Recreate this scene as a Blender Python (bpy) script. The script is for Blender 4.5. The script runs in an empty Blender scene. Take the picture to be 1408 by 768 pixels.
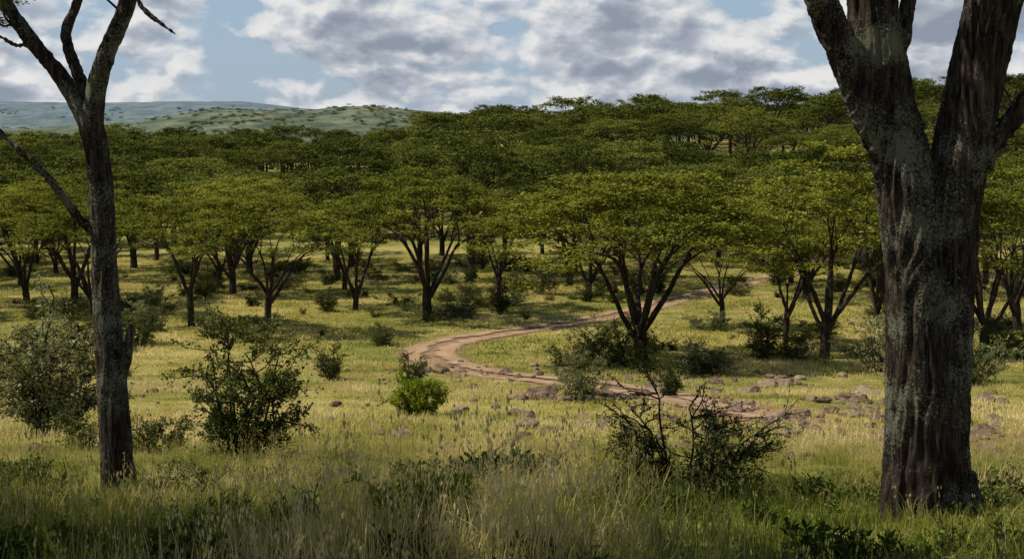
import bpy, math, random
import numpy as np
from mathutils import Vector, noise as mnoise

rng = np.random.default_rng(7)
random.seed(7)
scene = bpy.context.scene
COL = scene.collection

# ------------------------------------------------------------------ noise
_tab = np.random.default_rng(3).random((256, 256))
def vnoise(x, y):
    x = np.asarray(x, float); y = np.asarray(y, float)
    xi = np.floor(x).astype(int); yi = np.floor(y).astype(int)
    fx = x - xi; fy = y - yi
    fx = fx*fx*(3-2*fx); fy = fy*fy*(3-2*fy)
    a = _tab[xi & 255, yi & 255]; b = _tab[(xi+1) & 255, yi & 255]
    c = _tab[xi & 255, (yi+1) & 255]; d = _tab[(xi+1) & 255, (yi+1) & 255]
    return (a*(1-fx)+b*fx)*(1-fy)+(c*(1-fx)+d*fx)*fy
def fbm(x, y, o=4):
    s = 0; a = .5; f = 1.
    for i in range(o):
        s = s + a*vnoise(x*f+17.3*i, y*f+9.1*i); a *= .5; f *= 2.03
    return s/(1-.5**o)
def sstep(a, b, x):
    t = np.clip((np.asarray(x, float)-a)/(b-a), 0, 1)
    return t*t*(3-2*t)

# ------------------------------------------------------------------ terrain height
PD = [-80, -20, 0, 5, 9, 12.4, 15, 20, 25, 30, 36, 42, 50, 57, 63, 72, 85, 100, 120, 150, 190, 240, 300, 380, 620, 1000, 1600, 9500]
PZ = [1.0, -.6, -1.75, -2.2, -2.8, -3.5, -3.98, -4.95, -5.8, -6.6, -7.5, -8.35, -9.4, -10.1, -10.6, -11.1, -11.6, -12.1, -12.8, -13.2, -12.2, -8.6, -4.4, -4.6, -12, -22, -30, -34]
_fg = np.arange(-80, 700, .5); _fz = np.interp(_fg, PD, PZ)
_fz = np.convolve(np.pad(_fz, 8, mode='edge'), np.ones(17)/17, mode='valid')
def profile(y):
    y = np.asarray(y, float)
    return np.where(y < 680, np.interp(y, _fg, _fz), np.interp(y, PD, PZ))
TU = [-.9, -.36, -.25, -.1, -.05, 0, .15, .3, .36, .6]
TZ = [-13, -13.0, -13.0, -11.6, -8.6, -5.2, -3.8, -.6, 2.2, 6]
CBu = [-.9, -.36, -.27, -.21, -.155, -.11, -.073, -.043, 0, .3]
CBp = [150, 178, 170, 151, 152, 147, 151, 156, 164, 168]
CAu = [-.9, -.42, -.36, -.29, -.23, -.19, -.145, -.1, .0, .3]
CAp = [150, 143, 139, 141, 139, 140, 149, 158, 164, 165]
def hz(x, y):
    x = np.asarray(x, float); y = np.asarray(y, float)
    z = profile(y)
    u = x/np.maximum(y, 60.)
    W = sstep(130, 300, y)*(1-sstep(600, 1500, y))
    z = z + W*(np.interp(u, TU, TZ)+4.4)
    for (cu, cp, yc, w) in ((CBu, CBp, 2200., 330.), (CAu, CAp, 3600., 450.)):
        cz = (170-np.interp(u, cu, cp))/1955.*yc
        g = np.exp(-((y-yc)/w)**2)
        z = z + np.maximum(cz+30, 0)*g*(1+.10*(fbm(x/160., y/160., 3)-.5))
    amp = np.clip(.16+np.abs(y)/500., 0, 1.5)
    z = z + amp*(fbm(x/14.+50, y/14.+50, 4)-.5)*.9
    z = z + sstep(140, 220, y)*(fbm(x/45.+30, y/45.+3, 2)-.5)*3.0
    z = z + .08*(fbm(x/1.7+5, y/1.7+5, 3)-.5)
    return z

# ------------------------------------------------------------------ track path
TRK = np.array([(34, 150), (27, 128), (19.8, 115), (15, 104), (11.2, 97), (8.0, 89.5), (5.0, 84), (2.3, 80), (-.15, 76.5), (-2.2, 73), (-3.5, 69.8),
       (-3.9, 66), (-3.2, 62), (-1.9, 58.6), (-.4, 55.8), (1.5, 53), (3.6, 49.5), (5.0, 44.5), (5.8, 39), (6.4, 35)], float)
def catmull(P, n):
    P = np.vstack([2*P[0]-P[1], P, 2*P[-1]-P[-2]]); out = []
    for i in range(1, len(P)-2):
        p0, p1, p2, p3 = P[i-1:i+3]
        t = np.linspace(0, 1, n, endpoint=False)[:, None]
        out.append(.5*((2*p1)+(-p0+p2)*t+(2*p0-5*p1+4*p2-p3)*t*t+(-p0+3*p1-3*p2+p3)*t**3))
    out.append(P[-2][None]); return np.vstack(out)
TP = catmull(TRK, 16)
def trackdist(x, y):
    x = np.ravel(x); y = np.ravel(y); out = np.full(x.shape, 1e9)
    m = (y < 160) & (y > 15) & (np.abs(x) < 45)
    if m.any():
        xs = x[m]; ys = y[m]; best = np.full(xs.shape, 1e9)
        for p in TP:
            best = np.minimum(best, (xs-p[0])**2+(ys-p[1])**2)
        out[m] = np.sqrt(best)
    return out

# ------------------------------------------------------------------ materials
def newmat(name):
    m = bpy.data.materials.new(name); m.use_nodes = True
    nt = m.node_tree; nt.nodes.clear()
    out = nt.nodes.new('ShaderNodeOutputMaterial')
    return m, nt, out
def N(nt, t, **kw):
    n = nt.nodes.new(t)
    for k, v in kw.items(): setattr(n, k, v)
    return n
def ramp(nt, fac, stops):
    r = nt.nodes.new('ShaderNodeValToRGB')
    e = r.color_ramp.elements
    while len(e) < len(stops): e.new(.5)
    for i, (p, c) in enumerate(stops):
        e[i].position = p; e[i].color = (c[0], c[1], c[2], 1) if not isinstance(c, float) else (c, c, c, 1)
    nt.links.new(fac, r.inputs[0]); return r.outputs[0]
def mixc(nt, f, a, b, mode='MIX'):
    m = nt.nodes.new('ShaderNodeMix'); m.data_type = 'RGBA'; m.blend_type = mode
    for s, v in ((m.inputs[0], f), (m.inputs[6], a), (m.inputs[7], b)):
        if hasattr(v, 'is_linked'): nt.links.new(v, s)
        else: s.default_value = v if not isinstance(v, tuple) else (v[0], v[1], v[2], 1)
    return m.outputs[2]
def math_(nt, op, a, b=None, clamp=False):
    m = nt.nodes.new('ShaderNodeMath'); m.operation = op; m.use_clamp = clamp
    for i, v in enumerate((a, b)):
        if v is None: continue
        if hasattr(v, 'is_linked'): nt.links.new(v, m.inputs[i])
        else: m.inputs[i].default_value = v
    return m.outputs[0]
def noiset(nt, vec, scale, detail=4, rough=.55, dist=0.):
    n = nt.nodes.new('ShaderNodeTexNoise'); n.inputs['Scale'].default_value = scale
    n.inputs['Detail'].default_value = detail; n.inputs['Roughness'].default_value = rough
    n.inputs['Distortion'].default_value = dist
    if vec is not None: nt.links.new(vec, n.inputs['Vector'])
    return n.outputs[0]

def foliage_mat(name, dark, mid, light, trans=.3, nscale=.6, ow=.32):
    m, nt, out = newmat(name)
    at = N(nt, 'ShaderNodeAttribute', attribute_name='rnd')
    oi = N(nt, 'ShaderNodeObjectInfo'); tc = N(nt, 'ShaderNodeTexCoord')
    n = noiset(nt, tc.outputs['Object'], nscale, 1)
    f = math_(nt, 'ADD', math_(nt, 'MULTIPLY', at.outputs['Fac'], .45), math_(nt, 'MULTIPLY', n, .4))
    f = math_(nt, 'ADD', f, math_(nt, 'MULTIPLY', math_(nt, 'SUBTRACT', oi.outputs['Random'], .5), ow))
    f = math_(nt, 'ADD', f, .16)
    c = ramp(nt, f, [(.2, dark), (.58, mid), (.95, light)])
    d = N(nt, 'ShaderNodeBsdfDiffuse')
    t = N(nt, 'ShaderNodeBsdfTranslucent')
    nt.links.new(c, d.inputs['Color'])
    nt.links.new(mixc(nt, 1., c, (1.3, 1.2, .6), 'MULTIPLY'), t.inputs['Color'])
    mx = N(nt, 'ShaderNodeMixShader'); mx.inputs[0].default_value = trans
    nt.links.new(d.outputs[0], mx.inputs[1]); nt.links.new(t.outputs[0], mx.inputs[2])
    nt.links.new(mx.outputs[0], out.inputs[0])
    return m
M_LEAF = foliage_mat('acacia_foliage', (.05, .062, .011), (.165, .18, .026), (.33, .335, .055), .15, .35)
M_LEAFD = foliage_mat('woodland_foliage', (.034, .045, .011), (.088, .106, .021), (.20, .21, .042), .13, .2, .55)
M_SHRUB = foliage_mat('shrub_foliage', (.03, .042, .012), (.08, .098, .026), (.17, .18, .055), .15, 1.5)
M_SHRUBP = foliage_mat('pale_shrub_foliage', (.09, .10, .045), (.20, .215, .09), (.40, .40, .22), .2, 1.5)
M_SHRUBG = foliage_mat('bright_shrub_foliage', (.08, .12, .012), (.17, .22, .02), (.28, .32, .04), .3, 1.5)
M_DARK = foliage_mat('dark_leaf', (.02, .034, .009), (.045, .065, .015), (.085, .11, .025), .12, 1.5)

def grass_mat(name, stops, trans=.4):
    m, nt, out = newmat(name)
    at = N(nt, 'ShaderNodeAttribute', attribute_name='rnd')
    geo = N(nt, 'ShaderNodeNewGeometry'); oi = N(nt, 'ShaderNodeObjectInfo')
    n = noiset(nt, geo.outputs['Position'], .22, 3, .6)
    f = math_(nt, 'ADD', math_(nt, 'MULTIPLY', at.outputs['Fac'], .5), math_(nt, 'MULTIPLY', math_(nt, 'SUBTRACT', n, .5), 1.7))
    f = math_(nt, 'ADD', f, math_(nt, 'MULTIPLY', oi.outputs['Random'], .3))
    f = math_(nt, 'ADD', f, .14)
    c = ramp(nt, f, stops)
    d = N(nt, 'ShaderNodeBsdfDiffuse')
    t = N(nt, 'ShaderNodeBsdfTranslucent')
    nt.links.new(c, d.inputs['Color']); nt.links.new(c, t.inputs['Color'])
    mx = N(nt, 'ShaderNodeMixShader'); mx.inputs[0].default_value = trans
    nt.links.new(d.outputs[0], mx.inputs[1]); nt.links.new(t.outputs[0], mx.inputs[2])
    nt.links.new(mx.outputs[0], out.inputs[0]); return m
M_GN = grass_mat('grass_near', [(.1, (.07, .10, .014)), (.45, (.19, .22, .034)), (.72, (.44, .37, .11)), (.98, (.72, .58, .28))])
M_GM = grass_mat('grass_field', [(.1, (.15, .18, .028)), (.40, (.38, .36, .078)), (.66, (.64, .52, .18)), (.92, (.82, .68, .34))])

def bark_mat(name, base, light, lichen, scale=1.):
    m, nt, out = newmat(name)
    tc = N(nt, 'ShaderNodeTexCoord')
    mp = N(nt, 'ShaderNodeMapping'); mp.inputs['Scale'].default_value = (1, 1, .13)
    nt.links.new(tc.outputs['Object'], mp.inputs[0])
    n1 = noiset(nt, mp.outputs[0], 24*scale, 6, .7, .5)
    c = ramp(nt, n1, [(.38, tuple(b*.22 for b in base)), (.5, base), (.64, light)])
    n3 = noiset(nt, tc.outputs['Object'], 44*scale, 4, .78)
    if lichen:
        n2 = noiset(nt, tc.outputs['Object'], 1.8*scale, 3, .6)
        lm = ramp(nt, math_(nt, 'ADD', math_(nt, 'MULTIPLY', n2, .60), math_(nt, 'MULTIPLY', n3, .60)), [(.625, 0.), (.665, 1.)])
        c = mixc(nt, math_(nt, 'MULTIPLY', lm, .8), c, (.21, .215, .15))
    p = N(nt, 'ShaderNodeBsdfPrincipled'); p.inputs['Roughness'].default_value = .9
    p.inputs['Specular IOR Level'].default_value = .1
    b = N(nt, 'ShaderNodeBump'); b.inputs['Strength'].default_value = 1.; b.inputs['Distance'].default_value = .05/scale
    nt.links.new(math_(nt, 'ADD', n1, math_(nt, 'MULTIPLY', n3, .3)), b.inputs['Height'])
    nt.links.new(b.outputs[0], p.inputs['Normal']); nt.links.new(c, p.inputs['Base Color'])
    nt.links.new(p.outputs[0], out.inputs[0]); return m
M_BARK = bark_mat('acacia_bark', (.045, .034, .025), (.105, .08, .058), False, .6)
M_BARKB = bark_mat('foreground_bark', (.038, .028, .022), (.10, .075, .056), True, 1.)
M_TWIG = bark_mat('twig_bark', (.035, .026, .019), (.08, .06, .045), False, 1.)

# ground
def ground_mat():
    m, nt, out = newmat('savanna_ground')
    geo = N(nt, 'ShaderNodeNewGeometry'); P = geo.outputs['Position']
    a = N(nt, 'ShaderNodeAttribute', attribute_name='bare')
    n1 = noiset(nt, P, .09, 4, .6); n2 = noiset(nt, P, .8, 5, .65); n3 = noiset(nt, P, 9., 4, .7)
    f = math_(nt, 'ADD', math_(nt, 'MULTIPLY', n1, .5), math_(nt, 'ADD', math_(nt, 'MULTIPLY', n2, .3), math_(nt, 'MULTIPLY', n3, .25)))
    c = ramp(nt, f, [(.38, (.08, .10, .02)), (.5, (.18, .175, .04)), (.57, (.31, .265, .08)), (.67, (.40, .32, .13))])
    dirt = ramp(nt, n2, [(.3, (.16, .09, .055)), (.7, (.33, .20, .125))])
    dm = ramp(nt, math_(nt, 'ADD', a.outputs['Fac'], math_(nt, 'MULTIPLY', math_(nt, 'SUBTRACT', n2, .5), .9)), [(.42, 0.), (.6, 1.)])
    c = mixc(nt, dm, c, dirt)
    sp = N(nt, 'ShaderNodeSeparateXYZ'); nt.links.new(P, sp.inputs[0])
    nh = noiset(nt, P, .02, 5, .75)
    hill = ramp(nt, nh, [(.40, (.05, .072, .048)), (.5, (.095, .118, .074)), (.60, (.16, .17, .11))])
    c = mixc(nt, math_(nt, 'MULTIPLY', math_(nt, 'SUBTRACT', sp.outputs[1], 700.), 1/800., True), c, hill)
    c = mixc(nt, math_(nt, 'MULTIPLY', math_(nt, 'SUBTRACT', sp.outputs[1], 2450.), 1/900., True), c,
             ramp(nt, nh, [(.38, (.085, .125, .145)), (.62, (.165, .205, .215))]))  # aerial haze painted into the far hills' base colour, bluer with distance
    p = N(nt, 'ShaderNodeBsdfPrincipled'); p.inputs['Roughness'].default_value = .95
    p.inputs['Specular IOR Level'].default_value = .05
    b = N(nt, 'ShaderNodeBump'); b.inputs['Strength'].default_value = .6; b.inputs['Distance'].default_value = .08
    nt.links.new(math_(nt, 'ADD', n3, n2), b.inputs['Height']); nt.links.new(b.outputs[0], p.inputs['Normal'])
    nt.links.new(c, p.inputs['Base Color']); nt.links.new(p.outputs[0], out.inputs[0]); return m
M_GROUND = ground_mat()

def track_mat():
    m, nt, out = newmat('track_dirt')
    geo = N(nt, 'ShaderNodeNewGeometry'); P = geo.outputs['Position']
    a = N(nt, 'ShaderNodeAttribute', attribute_name='cross')
    n1 = noiset(nt, P, .9, 5, .6); n3 = noiset(nt, P, 7, 4, .7)
    c = ramp(nt, math_(nt, 'ADD', math_(nt, 'MULTIPLY', n1, .6), math_(nt, 'MULTIPLY', n3, .4)), [(.35, (.20, .125, .07)), (.5, (.34, .225, .135)), (.66, (.45, .32, .20))])
    edge = math_(nt, 'ADD', a.outputs['Fac'], math_(nt, 'MULTIPLY', math_(nt, 'SUBTRACT', n1, .5), .8))
    em = ramp(nt, edge, [(.62, 1.), (.80, 0.)])
    cm = ramp(nt, edge, [(.14, 0.), (.28, 1.)])
    al = math_(nt, 'MULTIPLY', em, cm)
    p = N(nt, 'ShaderNodeBsdfPrincipled'); p.inputs['Roughness'].default_value = .95
    p.inputs['Specular IOR Level'].default_value = .05
    nt.links.new(c, p.inputs['Base Color'])
    b = N(nt, 'ShaderNodeBump'); b.inputs['Strength'].default_value = .5; b.inputs['Distance'].default_value = .05
    nt.links.new(n3, b.inputs['Height']); nt.links.new(b.outputs[0], p.inputs['Normal'])
    nt.links.new(al, p.inputs['Alpha']); nt.links.new(p.outputs[0], out.inputs[0]); return m
M_TRACK = track_mat()

def rock_mat():
    m, nt, out = newmat('rock_stone')
    tc = N(nt, 'ShaderNodeTexCoord'); oi = N(nt, 'ShaderNodeObjectInfo')
    n1 = noiset(nt, tc.outputs['Object'], 2.2, 6, .65); n3 = noiset(nt, tc.outputs['Object'], 12, 4, .7)
    c = ramp(nt, math_(nt, 'ADD', n1, math_(nt, 'MULTIPLY', math_(nt, 'SUBTRACT', oi.outputs['Random'], .5), .25)), [(.3, (.12, .075, .05)), (.5, (.27, .18, .12)), (.7, (.44, .34, .24))])
    c = mixc(nt, ramp(nt, n3, [(.52, 0.), (.62, .7)]), c, (.12, .10, .075))
    p = N(nt, 'ShaderNodeBsdfPrincipled'); p.inputs['Roughness'].default_value = .9
    p.inputs['Specular IOR Level'].default_value = .1
    b = N(nt, 'ShaderNodeBump'); b.inputs['Strength'].default_value = .8; b.inputs['Distance'].default_value = .08
    nt.links.new(math_(nt, 'ADD', n1, n3), b.inputs['Height']); nt.links.new(b.outputs[0], p.inputs['Normal'])
    nt.links.new(c, p.inputs['Base Color']); nt.links.new(p.outputs[0], out.inputs[0]); return m
M_ROCK = rock_mat()

# ------------------------------------------------------------------ mesh builder (all quads)
class MB:
    def __init__(s): s.v = []; s.f = []; s.m = []; s.r = []; s.s = []; s.n = 0
    def quads(s, V, mat, rnd, smooth=False):
        k = len(V)//4
        s.v.append(V); s.f.append(np.arange(s.n, s.n+4*k).reshape(k, 4)); s.n += 4*k
        s.m.append(np.full(k, mat)); s.r.append(np.asarray(rnd)); s.s.append(np.full(k, smooth))
    def tube(s, path, rad, sides, mat, close=False):
        P = np.asarray(path, float); n = len(P); rad = np.asarray(rad, float)
        T = np.gradient(P, axis=0); T /= np.linalg.norm(T, axis=1)[:, None]+1e-9
        ref = np.array([1., 0, 0]) if abs(T[0][0]) < .8 else np.array([0, 1., 0])
        U = []; u = ref
        for t in T:
            u = u-t*np.dot(u, t); u = u/(np.linalg.norm(u)+1e-9); U.append(u)
        U = np.array(U); W = np.cross(T, U)
        a = np.linspace(0, 2*np.pi, sides, endpoint=False)
        ring = P[:, None]+rad[:, None, None]*(np.cos(a)[None, :, None]*U[:, None]+np.sin(a)[None, :, None]*W[:, None])
        V = ring.reshape(-1, 3)
        i = np.arange(n-1)[:, None]*sides; j = np.arange(sides)[None]; j2 = (j+1) % sides
        F = np.stack([i+j, i+j2, i+sides+j2, i+sides+j], -1).reshape(-1, 4)+s.n
        s.v.append(V); s.n += len(V); s.f.append(F)
        k = len(F); s.m.append(np.full(k, mat)); s.r.append(np.full(k, .5)); s.s.append(np.full(k, True))
    def mesh(s, name, mats):
        V = np.vstack(s.v).astype(np.float32); F = np.vstack(s.f).astype(np.int32)
        me = bpy.data.meshes.new(name)
        me.vertices.add(len(V)); me.vertices.foreach_set('co', V.ravel())
        me.loops.add(F.size); me.loops.foreach_set('vertex_index', F.ravel())
        me.polygons.add(len(F)); me.polygons.foreach_set('loop_start', np.arange(0, F.size, 4, dtype=np.int32))
        me.polygons.foreach_set('material_index', np.concatenate(s.m).astype(np.int32))
        me.polygons.foreach_set('use_smooth', np.concatenate(s.s).astype(bool))
        at = me.attributes.new('rnd', 'FLOAT', 'FACE'); at.data.foreach_set('value', np.concatenate(s.r).astype(np.float32))
        for m in mats: me.materials.append(m)
        me.update(calc_edges=True)
        return me

def herm(p0, d0, p1, d1, n):
    t = np.linspace(0, 1, n)[:, None]
    return (2*t**3-3*t**2+1)*p0+(t**3-2*t**2+t)*d0+(-2*t**3+3*t**2)*p1+(t**3-t**2)*d1
def gnarl(path, amp, r):
    n = len(path); w = np.sin(np.linspace(0, np.pi, n))[:, None]
    return path+w*np.cumsum(r.normal(0, amp, (n, 3)), axis=0)*.6
def kmeans(X, k, r):
    k = min(k, len(X)); C = X[r.choice(len(X), k, replace=False)].copy()
    for _ in range(12):
        lab = np.argmin(((X[:, None]-C[None])**2).sum(-1), 1)
        for i in range(k):
            if (lab == i).any(): C[i] = X[lab == i].mean(0)
    return lab, k
def leafquads(c, d, L, Wd, r, tilt=.5):
    n = len(c)
    nrm = np.stack([r.normal(0, tilt, n), r.normal(0, tilt, n), np.ones(n)], -1)
    b = np.cross(nrm, d); b /= np.linalg.norm(b, axis=1)[:, None]+1e-9
    L = np.asarray(L).reshape(-1, 1)*.5; Wd = np.asarray(Wd).reshape(-1, 1)*.5
    return np.stack([c-d*L, c+b*Wd, c+d*L, c-b*Wd], 1).reshape(-1, 3)

def acacia(name, seed, H, R, npads, sprays, leaves, ls, fork=.22, tr=None, limbs=5, lean=(0, 0), leafmat=None, bot=.24, sides=7, low=.22, lowd=.11):
    r = np.random.default_rng(seed); B = MB()
    ph = r.uniform(0, 6.28, 3); pads = []
    def rb(th): return 1+.18*math.sin(2*th+ph[0])+.12*math.sin(3*th+ph[1])+.07*math.sin(5*th+ph[2])
    for i in range(npads):
        best = None; bd = -1
        for _ in range(6):
            th = r.uniform(0, 6.283); q = math.sqrt(r.uniform(0.0, 1))
            p = np.array([q*math.cos(th)*rb(th), q*math.sin(th)*rb(th)])
            dd = min([((p-o[:2])**2).sum() for o in pads] or [9])
            if dd > bd: bd = dd; best = (p, q)
        p, q = best
        z = .97-bot*q**2.4+r.uniform(-.06, .04)+.06*math.sin(3*p[0]+ph[1])*math.cos(3*p[1]+ph[0])
        if r.random() < low: z -= r.uniform(.05, lowd)
        pads.append(np.array([p[0], p[1], z, q]))
    pads = np.array(pads); q = pads[:, 3]
    C = np.stack([pads[:, 0]*R+lean[0], pads[:, 1]*R+lean[1], pads[:, 2]*H], -1)
    tr = tr or .036*H
    F = np.array([lean[0]*.25, lean[1]*.25, fork*H])
    tp = gnarl(herm(np.array([0, 0, -.4]), np.array([0, 0, 1.]), F, np.array([lean[0]*.3, lean[1]*.3, fork*H]), 8), .03, r)
    B.tube(tp, tr*np.array([1.45, 1.2, 1.03, .95, .92, .9, .9, .85]), sides+3, 0)
    lab, k = kmeans(C[:, :2], limbs, r)
    for i in range(k):
        P1 = C[lab == i]
        if len(P1) == 0: continue
        c1 = P1.mean(0); n1 = F*.5+c1*.5; n1[:2] = F[:2]+(c1[:2]-F[:2])*.55; n1[2] = F[2]+(c1[2]-F[2])*r.uniform(.5, .66)
        dr = c1[:2]-F[:2]; dv = np.array([dr[0]*.5, dr[1]*.5, H*.3])
        st = F-np.array([0, 0, .12*H*r.random()])
        pth = gnarl(herm(st, dv*r.uniform(.7, 1.2), n1, np.array([dr[0]*.6, dr[1]*.6, H*.22]), 10), .05*H/8, r)
        ra = tr*r.uniform(.42, .6); B.tube(pth, np.linspace(ra, ra*.5, 10), sides, 0)
        l2, k2 = kmeans(P1[:, :2], max(2, len(P1)//6), r)
        for j in range(k2):
            P2 = P1[l2 == j]
            if len(P2) == 0: continue
            c2 = P2.mean(0); s0 = pth[r.integers(5, 10)]
            n2 = s0+(c2-s0)*.72; n2[2] = s0[2]+(c2[2]-s0[2])*.62
            d2 = n2-s0
            p2 = gnarl(herm(s0, np.array([d2[0]*.6, d2[1]*.6, abs(d2[2])*1.5]), n2, d2*np.array([1, 1, .5]), 8), .035*H/8, r)
            rb2 = ra*.40; B.tube(p2, np.linspace(rb2, rb2*.5, 8), max(4, sides-2), 0)
            for c in P2:
                s3 = p2[r.integers(4, 8)]; e = c-np.array([0, 0, .03]); d3 = e-s3
                p3 = gnarl(herm(s3, d3*np.array([.7, .7, .4]), e, d3*np.array([.7, .7, .8]), 5), .02, r)
                B.tube(p3, np.linspace(rb2*.4, .012, 5), 3, 0)
    # foliage sprays
    rp = 1.75*R*math.sqrt(math.pi/npads)*.60
    nS = len(C)*sprays
    c = np.repeat(C, sprays, 0); out = np.arctan2(c[:, 1], c[:, 0])
    psc = np.repeat(r.uniform(.75, 1.3, len(C)), sprays)
    az = out+r.normal(0, 1.5, nS)
    so = rp*.55*np.sqrt(r.random(nS))*psc; sa = r.uniform(0, 6.283, nS)
    st = c+np.stack([so*np.cos(sa), so*np.sin(sa), r.normal(0, .07, nS)*rp], -1)
    ln = rp*r.uniform(.35, 1.0, nS)*psc; rise = r.uniform(-.05, .42, nS); drp = r.uniform(.05, .45, nS)
    t = (np.arange(leaves)+.5)/leaves
    cosz = np.cos(az); sinz = np.sin(az)
    X = st[:, 0, None]+cosz[:, None]*ln[:, None]*t; Y = st[:, 1, None]+sinz[:, None]*ln[:, None]*t
    Z = st[:, 2, None]+ln[:, None]*(rise[:, None]*t-drp[:, None]*t**2)
    cc = np.stack([X, Y, Z], -1).reshape(-1, 3)+r.normal(0, ls*.3, (nS*leaves, 3))
    la = (az[:, None]+np.where(np.arange(leaves) % 2 == 0, 1, -1)*r.uniform(.5, 1.2, (nS, leaves))).ravel()
    d = np.stack([np.cos(la), np.sin(la), r.normal(0, .25, nS*leaves)], -1); d /= np.linalg.norm(d, axis=1)[:, None]
    n = len(cc); L = ls*r.uniform(.7, 1.4, n)
    rr = np.clip(np.repeat(r.random(nS), leaves)*.6+r.random(n)*.4, 0, 1)
    B.quads(leafquads(cc, d, L, L*.55, r, .4), 1, rr)
    return B.mesh(name, [M_BARK, leafmat or M_LEAF])

def shrub(name, seed, H, R, stems, twigs, subs, leaves, ls, mat, bark=None, sr=.02, lw=.5, spread=.5):
    r = np.random.default_rng(seed); B = MB(); cs = []; ds = []
    for i in range(stems):
        az = r.uniform(0, 6.283); q = R*math.sqrt(r.random())*.9
        e = np.array([q*math.cos(az), q*math.sin(az), H*r.uniform(.4, 1.)*(1-.3*(q/R)**2)])
        b = np.array([.12*R*math.cos(az), .12*R*math.sin(az), -.1])
        p = gnarl(herm(b, np.array([e[0]*.4, e[1]*.4, H*.6]), e, np.array([e[0], e[1], H*.4]), 9), .03*H, r)
        B.tube(p, np.linspace(sr, sr*.35, 9), 5, 0)
        for j in range(twigs):
            s0 = p[r.integers(2, 9)]; a2 = az+r.normal(0, 1.2)
            L = spread*H*r.uniform(.25, .65)
            dd = np.array([math.cos(a2), math.sin(a2), r.uniform(-.1, .9)]); dd /= np.linalg.norm(dd)
            p2 = gnarl(herm(s0, dd*L, s0+dd*L, dd*L, 6), .02*H, r)
            B.tube(p2, np.linspace(sr*.4, sr*.18, 6), 4, 0)
            for k in range(subs):
                s1 = p2[r.integers(1, 6)]; d3 = dd+r.normal(0, .6, 3); d3 /= np.linalg.norm(d3); L3 = L*r.uniform(.3, .6)
                p3 = s1+d3*L3*np.linspace(0, 1, 4)[:, None]
                B.tube(p3, np.linspace(sr*.2, sr*.08, 4), 3, 0)
                if leaves:
                    tt = r.random(leaves)[:, None]
                    cs.append(s1+d3*L3*tt*1.1+r.normal(0, ls*.5, (leaves, 3)))
                    dl = d3+r.normal(0, .8, (leaves, 3)); ds.append(dl/np.linalg.norm(dl, axis=1)[:, None])
    if cs:
        c = np.vstack(cs); d = np.vstack(ds); L = ls*r.uniform(.6, 1.4, len(c))
        B.quads(leafquads(c, d, L, L*lw, r, .9), 1, r.random(len(c)))
    return B.mesh(name, [bark or M_TWIG, mat])

def blades(B, r, n, rad, hmin, hmax, w, bend, mat=0, rbase=None, seg=3):
    q = rad*np.sqrt(r.random(n)); a = r.uniform(0, 6.283, n)
    base = np.stack([q*np.cos(a), q*np.sin(a), np.full(n, -.04)], -1)
    h = r.uniform(hmin, hmax, n); az = r.uniform(0, 6.283, n); bd = r.uniform(.1, 1, n)*bend
    dirv = np.stack([np.cos(az), np.sin(az), np.zeros(n)], -1)
    fa = az+r.uniform(.8, 2.2, n); side = np.stack([np.cos(fa), np.sin(fa), np.zeros(n)], -1)
    rr = r.random(n) if rbase is None else np.clip(rbase+r.normal(0, .16, n), 0, 1)
    ts, ws = ([0, .35, .7, 1.], [1, .85, .55, .08]) if seg == 3 else ([0, .55, 1.], [1, .75, .1])
    pts = [base+dirv*(h*bd*t**2)[:, None]+np.array([0, 0, 1.])*(h*(t-.18*bd*t**3))[:, None] for t in ts]
    for i in range(seg):
        V = np.stack([pts[i]-side*w*ws[i], pts[i]+side*w*ws[i], pts[i+1]+side*w*ws[i+1], pts[i+1]-side*w*ws[i+1]], 1).reshape(-1, 3)
        B.quads(V, mat, rr)
    return pts[-1]

def make_obj(name, me, loc=(0, 0, 0), rz=0, sc=(1, 1, 1), coll=None):
    o = bpy.data.objects.new(name, me); (coll or COL).objects.link(o)
    o.location = loc; o.rotation_euler = (0, 0, rz)
    o.scale = sc if not isinstance(sc, (int, float)) else (sc, sc, sc)
    return o

def proto(name, meshes):
    c = bpy.data.collections.new(name)
    for i, me in enumerate(meshes):
        c.objects.link(bpy.data.objects.new('%s_part_%02d' % (name, i), me))
    return c

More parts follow.
